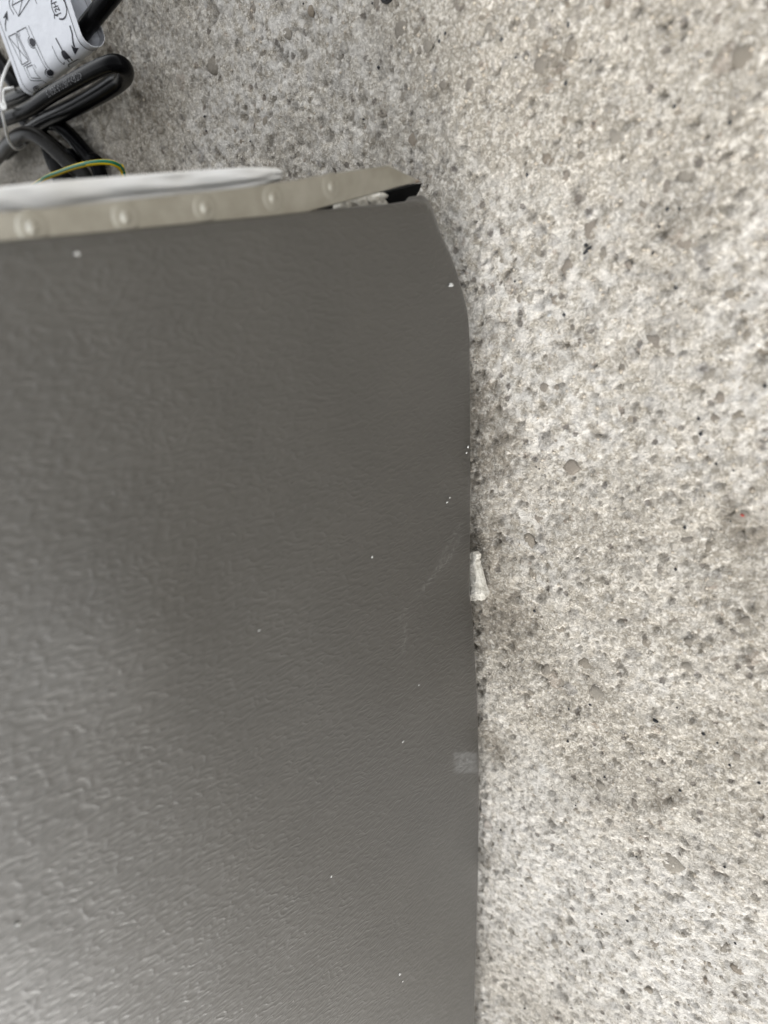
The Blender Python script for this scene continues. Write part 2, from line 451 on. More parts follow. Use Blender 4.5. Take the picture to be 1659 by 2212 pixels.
def pebble(x, y, r, mat, mesh=None, sink=.0):
    o = bpy.data.objects.new('pebble', mesh or random.choice(PEB)); COL.objects.link(o)
    o.parent = ground
    o.location = (x, y, gh(x, y) - r * .06 - sink)
    o.scale = (r, r * random.uniform(.8, 1.1), r * random.uniform(.7, 1.2)); o.rotation_euler = (random.uniform(-.06, .06), random.uniform(-.06, .06), random.uniform(0, 6.28))
    o.material_slots[0].link = 'OBJECT'; o.material_slots[0].material = mat
    return o

G, T, B, K, D, W, Vi = STONES
SPEC = [(895, 302, 17, B), (1480, 1168, 17, D), (1450, 1866, 30, W), (1591, 2095, 19, B), (1524, 2122, 10, B), (1565, 2052, 22, W), (1378, 1746, 28, Vi),
        (1275, 494, 28, K), (1311, 259, 22, T), (1178, 95, 14, B), (1170, 138, 20, G), (1301, 547, 14, G), (1578, 575, 12, T), (1552, 500, 20, T),
        (1218, 259, 10, B), (1419, 736, 26, Vi), (1175, 838, 18, Vi), (1649, 750, 22, T), (1233, 1010, 22, K), (1368, 993, 18, Vi), (1627, 1061, 15, B),
        (1534, 1187, 16, T), (1290, 1119, 14, T), (1402, 1122, 26, G), (866, 67, 22, G), (564, 111, 13, G), (572, 262, 17, T),
        (457, 139, 26, G), (798, 131, 8, B), (302, 345, 8, D), (1405, 1770, 16, T), (1240, 520, 12, T), (1340, 360, 13, T),
        (1180, 1450, 18, G), (1290, 1500, 22, W), (1300, 1700, 15, W), (1150, 1240, 14, T), (1550, 1420, 20, K), (1610, 1340, 18, G), (1500, 950, 20, W),
        (1345, 790, 15, G), (1600, 900, 17, T), (1120, 640, 15, G), (1080, 560, 13, G), (760, 250, 16, G), (690, 180, 14, W), (960, 180, 15, G)]
taken = []
for (px, py, r, mt) in SPEC:
    q = at(px, py); z = (q - CAM).dot(fwd); R = r * z / F
    taken.append((q.x, q.y, R)); pebble(q.x, q.y, R, mt, sink=0 if mt is D else R * .05)
cnt = 0
while cnt < 215:
    px, py = random.uniform(0, 1659), random.uniform(0, 2212)
    q = at(px, py)
    if q.x < .012 and q.y < .012: continue
    R = random.choice((.0010, .0012, .0014, .0016, .0019, .0022, .0027)) * random.uniform(.85, 1.15)
    if any((q.x - a) ** 2 + (q.y - b) ** 2 < (R + c) ** 2 for a, b, c in taken): continue
    taken.append((q.x, q.y, R)); cnt += 1
    pebble(q.x, q.y, R, random.choices((G, T, B, K, D, W, Vi), (3, 6, 1.2, 4, .3, 5, 1.5))[0], sink=R * .09)

# loose grit too fine to count
def grit():
    V = []; Fc = []
    for _ in range(2600):
        q = at(random.uniform(-20, 1680), random.uniform(-20, 2230))
        if q.x < .006 and q.y < .012: continue
        if abs(q.x) > .29 or q.y < -.46 or q.y > .35: continue
        r = random.uniform(.00025, .00075); z = gh(q.x, q.y) + r * .3; b = len(V)
        for k in range(6):
            d = [(1, 0, 0), (-1, 0, 0), (0, 1, 0), (0, -1, 0), (0, 0, 1), (0, 0, -1)][k]
            V.append((q.x + d[0] * r * random.uniform(.6, 1.2), q.y + d[1] * r * random.uniform(.6, 1.2), z + d[2] * r * random.uniform(.6, 1)))
        for f in ((0, 2, 4), (2, 1, 4), (1, 3, 4), (3, 0, 4), (2, 0, 5), (1, 2, 5), (3, 1, 5), (0, 3, 5)): Fc.append(tuple(b + k for k in f))
    mi = []
    while len(mi) < len(Fc): mi += [random.choices((0, 1, 2, 3), (1.2, 3, 3, .6))[0]] * 8
    o = obj('grit', V, Fc, None, smooth=False, mats=[STONES[5], STONES[1], STONES[0], M['black_s']], midx=mi[:len(Fc)])
    o['kind'] = 'stuff'; o['label'] = 'fine loose grit scattered on the concrete'
grit()

# loose bits that one can pick out
def loose(name, px, py, rpx, mat, label, cat, seed, flat=.7, group=None, npt=8, sy=1.0, rot=0.0):
    q = at(px, py); R = rpx * (q - CAM).dot(fwd) / F
    me = stone_mesh(100 + seed, flat, npt); me.name = name
    me.materials.clear(); me.materials.append(mat)
    o = bpy.data.objects.new(name, me); COL.objects.link(o)
    o.location = (q.x, q.y, gh(q.x, q.y) + R * flat * .35); o.scale = (R, R * sy, R); o.rotation_euler = (0, 0, rot)
    return tag(o, label, cat, group)
loose('loose_stone', 1525, 625, 8, M['white_s'], 'round white stone grain lying in a hollow of the concrete, left of a cream one', 'stone', 1)
loose('loose_stone', 1541, 631, 9, STONES[5], 'cream oval stone grain lying right beside a round white one', 'stone', 2, sy=.7, rot=.9)
loose('loose_stone', 673, 25, 12, B, 'loose rust brown stone on the concrete above the metal strip', 'stone', 3, rot=1.4, sy=.8)
loose('loose_stone', 348, 281, 11, M['white_s'], 'cream stone chip with a dark side lying right of the black cord loop', 'stone', 4)
loose('black_lump', 838, -2, 17, M['black_s'], 'shiny black lump cut by the top edge of the photo', 'lump', 5, sy=.8)
loose('black_flake', 1268, 541, 13, M['black_s'], 'black ragged flake lying on the concrete right of the fridge corner', 'flake', 6, flat=.3, sy=.5, rot=.75)
loose('black_flake', 1417, 1556, 7, M['black_s'], 'small black crumb lying alone low on the right side of the concrete', 'flake', 7, flat=.5, sy=.6)
loose('white_flake', 1186, 681, 6, M['fleck'], 'bright white paint flake lying on the concrete right of the panel corner', 'flake', 9, flat=.25, sy=.6, rot=.5)
loose('red_chip', 1605, 1112, 4, simple('red_paint', (.45, .05, .03), .5), 'tiny red chip lying in a pit of the concrete at the right', 'chip', 8)

# ------------------------------------------------------------------ fridge
YB = at(494, 474, 'x', 0).y
fridge = empty('fridge', (-.25, -.25, 0), 'grey hammer painted fridge standing on concrete with a gaping back corner', 'fridge')
XB, YF, ZT = -.40, -.47, .27

edge_px = [(918, 432), (932, 439), (942, 452), (948, 471), (955, 490), (962, 504), (972, 528), (982, 549), (993, 578), (1003, 612), (1013, 648), (1019, 681), (1021.5, 720),
           (1023, 786), (1023, 985), (1022, 1190), (1021, 1270), (1026, 1320), (1033, 1430), (1038, 1560), (1040, 1690), (1038.5, 1850), (1034, 2030), (1029, 2212), (1026, 2330)]
edge = [at(x, y, 'x', 0.0) for x, y in edge_px]
back_px = [(0, 522), (120, 511), (250, 499), (370, 487), (494, 475), (610, 464), (700, 454), (790, 446), (860, 440)]
back = [at(x, y, 'x', 0.0) for x, y in back_px]

def resample(poly, step):
    out = [poly[0]]
    for a, b in zip(poly, poly[1:]):
        k = max(1, int((b - a).length / step))
        for i in range(1, k + 1): out.append(a.lerp(b, i / k))
    return out

def build_panel():
    zback = back[0].y
    contour = [Vector((0, back[0].y, ZT))]
    contour += [Vector((0, q.y, q.z)) for q in back] + [Vector((0, q.y, q.z)) for q in edge]
    contour += [Vector((0, YF, edge[-1].z)), Vector((0, YF, ZT))]
    sm = [contour[0]] + spline(contour[1:-2], 4) + contour[-2:]
    C2 = resample([Vector((q.y, q.z)) for q in sm + [sm[0]]], .0025)[:-1]
    N = len(C2)
    # outward 2-D normals, smoothed
    nn = []
    for i in range(N):
        d = (C2[(i + 2) % N] - C2[i - 2]); nn.append(Vector((-d.y, d.x)).normalized())
    area = sum(C2[i].x * C2[(i + 1) % N].y - C2[(i + 1) % N].x * C2[i].y for i in range(N))
    if area > 0: nn = [-q for q in nn]
    cutY = edge[8].y
    def lip(i):
        # the slanted lip along the cut corner
        q = C2[i]
        if q.y > edge[0].z + .0005: return 0.0
        return float(np.interp(-q.x, [-edge[j].y for j in range(10)], [0, .0026, .0040, .0050, .0047, .0042, .0033, .0023, .0009, 0]))
    R = .0026; V = []; Fc = []
    rings = []
    for th in (0, 18, 36, 54, 72, 90):
        a = math.radians(th); ring = []
        for i in range(N):
            o2 = C2[i] - nn[i] * (R * (1 - math.sin(a)))
            x = -R * (1 - math.cos(a))
            ring.append((x, o2.x, o2.y))
        rings.append(ring)
    last = rings[-1]
    ring = []
    for i in range(N):
        w = lip(i); ring.append((last[i][0] - .0012 - w * .35, last[i][1] + nn[i].x * w * .94, last[i][2] + nn[i].y * w * .94))
    rings.append(ring)
    rings.append([(a - .004, b - nn[i].x * .0004, c - nn[i].y * .0004) for i, (a, b, c) in enumerate(ring)])
    base2 = [Vector((q[1], q[2])) for q in rings[0]]
    inner = []
    ys = np.arange(YF, .02, .007); zs = np.arange(0, ZT, .007)
    for yy in ys:
        for zz in zs:
            if zz > .30 and (int(zz / .007) % 4 or int((yy - YF) / .007) % 4): continue
            inner.append(Vector((float(yy) + random.uniform(-.001, .001), float(zz) + random.uniform(-.001, .001))))
    # keep those well inside
    bx = np.array([[q.x, q.y] for q in base2])
    keep = []
    for q in inner:
        d = np.hypot(bx[:, 0] - q.x, bx[:, 1] - q.y).min()
        if d < .003: continue
        x, y = q.x, q.y; ins = False
        x1, y1 = bx[:, 0], bx[:, 1]; x2, y2 = np.roll(x1, -1), np.roll(y1, -1)
        c = ((y1 > y) != (y2 > y)) & (x < (x2 - x1) * (y - y1) / (y2 - y1 + 1e-12) + x1)
        if c.sum() % 2: keep.append(q)
    vin = base2 + keep
    vo, _, fo, _, _, _ = delaunay_2d_cdt(vin, [], [list(range(N))], 1, 1e-7)
    if len(vo) != len(vin): print('cdt changed verts', len(vin), len(vo))
    D0 = at(560, 1400, 'x', 0); D1 = at(290, 1320, 'x', 0)
    for k, q in enumerate(vo):
        bow = 0.0
        if k >= N:
            r2 = ((q.x - D0.y) / .030) ** 2 + ((q.y - D0.z) / .018) ** 2
            r3 = ((q.x - D1.y) / .022) ** 2 + ((q.y - D1.z) / .017) ** 2
            bow = .0017 * math.exp(-r3) - .0005 * math.exp(-r2) + .0003 * math.sin(q.x * 19 + 1) * math.sin(q.y * 31 + .4)
        V.append((bow, q.x, q.y))
    for f in fo:
        a, b, c = [Vector(V[k]) for k in f]
        Fc.append(tuple(f) if (b - a).cross(c - a).x > 0 else tuple(f)[::-1])
    off = [0]
    prev = list(range(N))
    for ring in rings[1:]:
        b0 = len(V); V += ring; cur = list(range(b0, b0 + N))
        for i in range(N):
            j = (i + 1) % N
            Fc.append((prev[i], prev[j], cur[j], cur[i]) if area < 0 else (prev[j], prev[i], cur[i], cur[j]))
        prev = cur
    o = obj('side_panel', V, Fc, M['hammer']); place(o, fridge)
    # thin rim along corner and bottom, paled to paint in the sheet edge's glint
    rim = [Vector(q) for q in rings[6]]
    keep_i = [i for i in range(N) if C2[i].y < edge[0].z - .0002 and C2[i].x < edge[0].y and C2[i].x > YF + .01]
    k0 = next(i for i in keep_i if (i - 1) % N not in keep_i)
    seq = []; i = k0
    while i in keep_i: seq.append(rim[i]); i = (i + 1) % N
    vv, ff = tube(seq, .00038, 8)
    place(obj('edge_glint_rim', vv, ff, M['edge']), o)
    return o
panel = build_panel()

# galvanised strip along the back edge
XS = -.0028
def strip_curves():
    lo_px = [(-500, 562), (0, 536), (250, 512), (494, 488), (640, 464), (703, 448), (760, 433), (838, 411), (880, 399), (906, 394)]
    up_px = [(-500, 494), (0, 459), (250, 434), (494, 409), (600, 395), (700, 378), (780, 366), (838, 357.5), (842, 357.5), (909, 391.5)]
    return [at(x, y, 'x', XS) for x, y in lo_px], [at(x, y, 'x', XS) for x, y in up_px]
lo, up = strip_curves()
def build_strip():
    L2 = [Vector((XS, lo[0].y, ZT - .01))] + spline(lo[:-1], 5) + [lo[-1]]
    U2 = [Vector((XS, up[0].y + .001, ZT - .01))] + spline(up[:-2], 5) + [up[-2], up[-1]]
    ring = L2 + U2[::-1]
    c2 = [Vector((q.y, q.z)) for q in ring]; N = len(ring)
    V = []; Fc = []
    for dx, ins in ((0.0, .00025), (-.0002, 0.0), (-.0008, 0.0)):
        for i in range(N):
            d = (c2[(i + 1) % N] - c2[i - 1]).normalized(); nn = Vector((-d.y, d.x))
            V.append(Vector((XS + dx, ring[i].y, ring[i].z)) + Vector((0, nn.x, nn.y)) * ins * SG)
    tri = tessellate_polygon([[q.to_3d() for q in c2]])
    Fc += [tuple(t3) for t3 in tri]; Fc += [tuple(2 * N + k for k in t3) for t3 in tri]
    for r_ in range(2):
        for i in range(N):
            j = (i + 1) % N
            Fc.append((r_ * N + i, r_ * N + j, (r_ + 1) * N + j, (r_ + 1) * N + i))
    o = obj('back_strip', V, Fc, M['galv'], smooth=False); place(o, fridge)
    bm = bmesh.new(); bm.from_mesh(o.data); bmesh.ops.recalc_face_normals(bm, faces=bm.faces[:]); bm.to_mesh(o.data); bm.free()
    return o
SG = 1.0
_c = [(q.y, q.z) for q in lo + up[::-1]]
if sum(_c[i][0] * _c[(i + 1) % len(_c)][1] - _c[(i + 1) % len(_c)][0] * _c[i][1] for i in range(len(_c))) < 0: SG = -1.0
strip = build_strip()

def dimple_mesh():
    prof = [(1.25, -.05), (1.06, -.01), (.90, .025), (.76, .03), (.62, .02), (.50, .05), (.38, .11), (.25, .15), (.12, .17), (0.001, .175)]
    seg = 24; V = []; Fc = []
    for r, h in prof:
        for k in range(seg):
            a = 2 * math.pi * k / seg; V.append((h, math.cos(a) * r, math.sin(a) * r))
    for i in range(len(prof) - 1):
        for k in range(seg):
            a, b = i * seg + k, i * seg + (k + 1) % seg
            Fc.append((a, b, b + seg, a + seg))
    me = bpy.data.meshes.new('clinch_dimple'); me.from_pydata(V, [], Fc); me.materials.append(M['dimple'])
    me.polygons.foreach_set('use_smooth', [True] * len(me.polygons)); me.update(); return me
DM = dimple_mesh()
dims = [at(x, y, 'x', XS) for x, y in ((-168, 516), (70, 490), (272, 469), (443, 449), (590, 427.5), (716, 403))]
for k, q in enumerate(dims):
    d = bpy.data.objects.new('clinch_dimple', DM); COL.objects.link(d)
    d.parent = strip; d.matrix_parent_inverse = strip.matrix_world.inverted() if False else Matrix.Identity(4)
    d.location = (q.x + .00012 + .25, q.y + .25, q.z)
    d.scale = (.0023,) * 3
# strip is parented to the fridge's empty at (-.25,-.25,0) without an offset of its own
for d in strip.children: d.location = d.location - Vector((.25, .25, 0))

# the rest of the cabinet
def polybox(name, poly_yz, x0, x1, mat):
    k = len(poly_yz)
    V = [(x0, y, z) for y, z in poly_yz] + [(x1, y, z) for y, z in poly_yz]
    Fc = [tuple(range(k)), tuple(range(k, 2 * k))[::-1]] + [(i, (i + 1) % k, k + (i + 1) % k, k + i) for i in range(k)]
    o = obj(name, V, Fc, mat, smooth=False)
    bm = bmesh.new(); bm.from_mesh(o.data); bmesh.ops.recalc_face_normals(bm, faces=bm.faces[:]); bm.to_mesh(o.data); bm.free()
    place(o, fridge); return o

# dark inner bracket seen through the gap
bk = [at(x, y, 'x', -.0130) for x, y in ((690, 452), (912, 396), (908, 409), (893, 437), (888, 452), (840, 520))]
polybox('inner_bracket', [(q.y, q.z) for q in bk] + [(bk[-1].y - .02, bk[-1].z + .05), (bk[0].y - .004, bk[0].z + .03)], -.0131, -.034, M['black'])
zc = back[-1].z + .012
polybox('cabinet', [(YF, .012), (YF, ZT), (lo[0].y - .0004, ZT), (at(0, 500, 'x', -.006).y + .001, back[0].z), (at(690, 455, 'x', -.006).y - .0005, back[-2].z + .006),
                    (at(690, 455, 'x', -.006).y - .030, .018), (-.075, .014)], -.0138, XB, M['door'])
polybox('door', [(YF - .004, .03), (YF - .004, ZT + .004), (YF - .055, ZT + .004), (YF - .055, .03)], .0, XB - .002, M['door'])
V, Fc = box(XB, -.01, YF, lo[0].y - .004, ZT - .006, ZT + .002, .002)
place(obj('top_panel', V, Fc, M['door'], smooth=False), fridge)
for (x, y) in ((-.06, YF + .06), (-.34, YF + .06), (-.06, -.09), (-.34, -.09)):
    V, Fc = tube([Vector((x, y, .0)), Vector((x, y, .0125))], .016, 20)
    place(obj('foot', V, Fc, M['rubber']), fridge)

# insulation showing in the gap
def lumpy(center, rad, seed, amp=.35, sub=3):
    bm = bmesh.new(); bmesh.ops.create_icosphere(bm, subdivisions=sub, radius=1.0)
    from mathutils import noise
    for v in bm.verts:
        s = 1 + amp * noise.noise(v.co * 1.6 + Vector((seed, 0, 0))) + amp * .5 * noise.noise(v.co * 4 + Vector((0, seed, 0)))
        v.co = Vector((v.co.x * rad[0] * s, v.co.y * rad[1] * s, v.co.z * rad[2] * s)) + center
    V = [v.co.copy() for v in bm.verts]; Fc = [tuple(q.index for q in f.verts) for f in bm.faces]; bm.free()
    return V, Fc
V = []; Fc = []
for k, (px, py, rp) in enumerate(((740, 446, 20), (772, 438, 19), (800, 434, 16), (818, 428, 14), (806, 444, 15), (822, 441, 11))):
    q = at(px, py, 'x', -.0105); r = rp * .0001
    a, b = lumpy(q, (.0022, r * 1.0, r * 1.1), k * 3.1, .5)
    Fc += [tuple(len(V) + i for i in f) for f in b]; V += a
place(obj('insulation_foam', V, Fc, M['foam']), fridge)

# specks stuck to the paint
for k, (px, py, s) in enumerate(((974, 616, 6.0), (1011, 965, 3.2), (1008, 978, 1.8), (966, 1085, 3.0), (972, 1075, 2.0), (804, 1203, 2.2), (871, 1602, 2.6), (864, 2104, 3.4), (870, 2120, 1.8), (38, 1998, 6),
                                 (167, 548, 4), (1100, 1, 0), (560, 1362, 2.4), (905, 1480, 1.8), (716, 1893, 2.0))):
    if s <= 0: continue
    q = at(px, py, 'x', .0004); R = s * (q - CAM).dot(fwd) / F
    V, Fc = lumpy(q, (R * .4, R * (.55 + .3 * (k % 3)), R * (1.3 - .35 * (k % 2))), k * 2.3, .9, 2)
    place(obj('white_speck', V, Fc, M['fleck']), fridge)

# ------------------------------------------------------------------ pale foam flake poking out from under the panel
def flake():
    px = [(1010, 1195), (1022, 1192), (1028.5, 1198), (1028.5, 1206), (1025.5, 1211), (1028.5, 1216), (1028, 1221), (1032, 1232), (1036, 1248), (1040, 1262), (1041, 1270), (1045, 1280), (1049, 1290),
          (1046, 1296), (1039, 1298), (1033, 1296), (1030, 1295), (1026, 1299), (1012, 1298)]
    top = []; bot = []
    for i, (x, y) in enumerate(px):
        q = at(x, y, 'z', .0052); top.append(q)
    cen = sum(top, Vector()) / len(top)
    bm = bmesh.new()
    tv = [bm.verts.new(q + Vector((0, 0, -.0003 * random.random()))) for q in top]
    iv = [bm.verts.new(q.lerp(cen, .35) + Vector((0, 0, .0005 + .0004 * random.random()))) for q in top]
    bv = [bm.verts.new(q.lerp(cen, .08) + Vector((0, 0, -.0028))) for q in top]
    c = bm.verts.new(cen + Vector((0, 0, .0008)))
    k = len(top)
    for i in range(k):
        j = (i + 1) % k
        bm.faces.new((tv[i], tv[j], iv[j], iv[i])); bm.faces.new((iv[i], iv[j], c)); bm.faces.new((bv[i], bv[j], tv[j], tv[i]))
    bm.faces.new(bv[::-1])
    bmesh.ops.recalc_face_normals(bm, faces=bm.faces[:])
    bm.verts.index_update()
    V = [v.co.copy() for v in bm.verts]; Fc = [tuple(v.index for v in f.verts) for f in bm.faces]; bm.free()
    o = obj('foam_flake', V, Fc, M['foam'], smooth=False)
    return tag(o, 'torn off-white foam flake poking out from under the grey fridge panel', 'foam scrap')
flake()

# ------------------------------------------------------------------ cloudy plastic sleeve behind the strip
def sleeve():
    # outline seen from the side: upper and lower borders as (x, upper, lower) in the frame
    prof = [(-420, 432, 560), (-150, 416, 500), (0, 403, 470), (100, 392, 462), (190, 385, 452), (280, 378, 440), (380, 371, 428), (480, 364, 418), (560, 361, 403), (602, 364, 392)]
    X0 = -.0125
    A = spline([at(a, b, 'x', X0) for a, b, c in prof], 6); Bq = spline([at(a, c, 'x', X0) for a, b, c in prof], 6)
    from mathutils import noise
    V = []; Fc = []; seg = 28
    for i, (a, b) in enumerate(zip(A, Bq)):
        c = (a + b) / 2; hy = (a - b) / 2; L = len(A)
        for k in range(seg):
            t_ = 2 * math.pi * k / seg
            q = c + hy * math.cos(t_) + Vector((.0016 * math.sin(t_), 0, 0))
            q.x += .0007 * noise.noise(Vector((q.z * 70, math.cos(t_) * 2.2, 3))) + .0004 * noise.noise(Vector((q.z * 190, t_ * 1.5, 9)))
            if math.sin(t_) > 0: q.x -= .0016 * math.exp(-((math.cos(t_) + .45) / .16) ** 2) * min(1, max(0, (i / L - .35) * 4)) * min(1, max(0, (.93 - i / L) * 6))
            V.append(q)
    R = len(A)
    for i in range(R - 1):
        for k in range(seg):
            a, b = i * seg + k, i * seg + (k + 1) % seg
            Fc.append((a, b, b + seg, a + seg))
    nv = len(V)
    # wall thickness
    for i in range(R):
        c = (A[i] + Bq[i]) / 2
        for k in range(seg): V.append(V[i * seg + k].lerp(c, .12))
    Fc += [tuple(nv + q for q in f[::-1]) for f in Fc[:]]
    for i0 in (0, (R - 1) * seg):
        for k in range(seg):
            a, b = i0 + k, i0 + (k + 1) % seg
            Fc.append((b, a, nv + a, nv + b) if i0 == 0 else (a, b, nv + b, nv + a))
    o = obj('plastic_sleeve', V, Fc, M['plastic'])
    tag(o, 'crumpled cloudy white plastic sleeve running along behind the metal strip', 'plastic sleeve')
sleeve()

# ------------------------------------------------------------------ cables
def path3(pts, sub=10):
    return spline([q if isinstance(q, Vector) else at(q[0], q[1], 'z', q[2]) for q in pts], sub)
def W(x, y, z): return Vector((x, y, z))
RC = .0035
cord = empty('power_cord', at(150, 200), 'thick glossy black power cord coiled on the concrete behind the fridge', 'power cord')
def cpart(name, pts, r, mat, seg=18):
    pa = path3(pts); V, Fc = tube(pa, r, seg)
    o = obj(name, V, Fc, mat); place(o, cord); return pa
loopA = cpart('cord_loop', [(-60, 246, .008), (-140, 242, .008), (-225, 238, .010), (-262, 262, .014), (-205, 290, .019), (-90, 283, .022), (-20, 266, .022), (55.6, 239, .0225), (111, 204, .023), (167, 172, .0235), (215, 147, .024), (246, 137, .0235), (264, 142, .021), (270, 155, .017),
                            (262, 170, .0135), (231, 192, .012), (185, 218, .0105), (139, 241, .009), (96, 262, .0075), (55, 290, .006), (10, 330, .0045)], lambda u: .0031 + .0007 * max(0, min(1, (u - .61) * 9)), M['pvc'])
cpart('cord_run', [(520, -560, .004), (470, -400, .004), (410, -240, .007), (330, -120, .0115), (270, -46, .0148), (233, 0, .015), (196, 46, .015), (150, 103, .015), (100, 165, .015), (61, 196, .0148), (11, 219, .012), (-60, 246, .008)], .0034, M['pvc'])
cpart('cord_run', [(-640, -120, .004), (-420, -130, .004), (-230, -70, .004), (-70, 60, .005), (-12, 122, .005), (14, 155, .005), (38, 188, .005), (60, 225, .004)], .0038, M['pvc'])
c2 = empty('mains_lead', at(100, 320), 'dull grey-black lead with printed marks arching from lower left to the fridge', 'cable')
pa = path3([W(-.392, -.01, .030), W(-.383, .004, .026), (-70, 405, .014), (-12, 346, .012), (18.5, 311, .015), (36, 296, .0165), (56, 289, .017), (78, 293, .0165), (104, 311, .015), (130, 335, .0135), (157, 362, .012), (190, 395, .010), W(-.209, -.03, .011), W(-.205, -.065, .010)], 10)
V, Fc = tube(pa, .0033, 18); place(obj('lead_sheath', V, Fc, M['dullpvc']), c2)
leadB = pa
for nm, lb, pts, r in (('cable', 'glossy black cable passing nearest the bare concrete, under the cord loop', [(60, 225, .006), (100, 262, .006), (122, 267, .006), (148, 288, .006), (172, 315, .006), (195, 343, .006), (216, 374, .006), W(-.205, -.03, .010), W(-.200, -.065, .009)], .0033),
                       ('cable', 'thin black cable squeezed between the grey lead and the outer cable', [(50, 262, .006), (88, 288, .006), (115, 311, .0065), (141, 333, .0065), (168, 358, .0065), W(-.219, -.03, .010), W(-.214, -.065, .009)], .0027)):
    V, Fc = tube(path3(pts), r, 16); tag(obj(nm, V, Fc, M['pvc']), lb, 'cable')
V, Fc = tube(path3([(96, 300, .0055), (108, 324, .0058), (122, 352, .006), (140, 392, .007), W(-.245, -.03, .010), W(-.243, -.065, .009)]), lambda u: .0030 + .0026 * min(1, u * 1.6), 14)
tag(obj('cable_boot', V, Fc, M['rubber']), 'dull black tapered rubber boot below the grey lead', 'cable boot')

# raised letters along the cord loop: small dashes like worn moulded marks
def emboss():
    V = []; Fc = []
    pa = loopA
    L = [0]
    for a, b in zip(pa, pa[1:]): L.append(L[-1] + (b - a).length)
    fr = frames(pa)
    txt = bpy.data.curves.new('t', 'FONT'); txt.body = '<VDE> H05VV-F 3G0.75'; txt.size = .0036
    to = bpy.data.objects.new('t', txt); COL.objects.link(to)
    dg = bpy.context.evaluated_depsgraph_get(); me = to.evaluated_get(dg).to_mesh()
    pv = [v.co.copy() for v in me.vertices]; pf = [tuple(f.vertices) for f in me.polygons]
    wd = max(v.x for v in pv)
    s_end = L[int(len(L) * .475)]
    # around-angle of the side that faces the camera, a little below its top
    for v in pv:
        s = s_end - v.x * .95
        j = min(len(L) - 2, max(0, int(np.searchsorted(L, s) - 1)))
        u = (s - L[j]) / max(1e-9, L[j + 1] - L[j]); q = pa[j].lerp(pa[j + 1], u); t_, N, Bn = fr[j]
        vd = (CAM - q); vd = (vd - t_ * vd.dot(t_)).normalized(); sd_ = t_.cross(vd)
        a = (v.y - .0011) / .0031 - .30
        V.append(q + (vd * math.cos(a) + sd_ * math.sin(a)) * .0032)
    Fc = pf
    bpy.data.objects.remove(to)
    o = obj('moulded_lettering', V, Fc, M['lettering'], smooth=False); place(o, cord)
emboss()

# earth wire, yellow with a green stripe
def earth():
    pa = path3([W(-.262, -.012, .030), W(-.252, .001, .027), (92, 389, .024), (130, 372, .024), (167, 359, .026), (204, 351.5, .026), (233, 350.5, .024), (252, 356, .021), (263, 366, .018), (268, 380, .0145), W(-.172, -.03, .011), W(-.172, -.065, .010)], 10)
    seg = 20; V, Fc = tube(pa, .00105, seg)
    mi = []
    fr = frames(pa)
    for f in Fc:
        if len(f) > 4: mi.append(0); continue
        i = f[0] // seg; k = f[0] % seg
        c = sum((V[q] for q in f), Vector()) / 4; q = pa[i]; t_ = fr[i][0]
        vd = CAM - q; vd = (vd - t_ * vd.dot(t_)).normalized(); sd_ = t_.cross(vd)
        d = c - q; a = math.atan2(d.dot(sd_), d.dot(vd))
        mi.append(1 if -1.05 < a < .22 else 0)
    o = obj('earth_wire', V, Fc, None, mats=[M['yellow'], M['green']], midx=mi)
    tag(o, 'thin yellow and green earth wire looping up behind the plastic sleeve', 'wire')
earth()

# white twist tie
def ntie():
    o = empty('twist_tie', at(10, 220), 'thin white plastic tie wound around the black cables at the left edge', 'cable tie')
    for pts in ([(24, 125, .020), (21, 134, .021), (11, 155, .023), (3, 182, .0265), (1, 215, .028), (5, 243, .028), (11, 273, .027), (18, 300, .0235), (25, 314, .0215), (34, 322, .019), (44, 321, .015), (53, 313, .011)],
                [(30, 190, .017), (22, 191, .0185), (11, 193, .0195), (6.5, 202, .021), (7.5, 216, .024), (11, 228, .027), (11, 236, .0285), (7, 235, .029), (4, 225, .0285)]):
        V, Fc = tube(path3(pts, 8), .0007, 10); place(obj('tie_strand', V, Fc, M['tie']), o)
ntie()

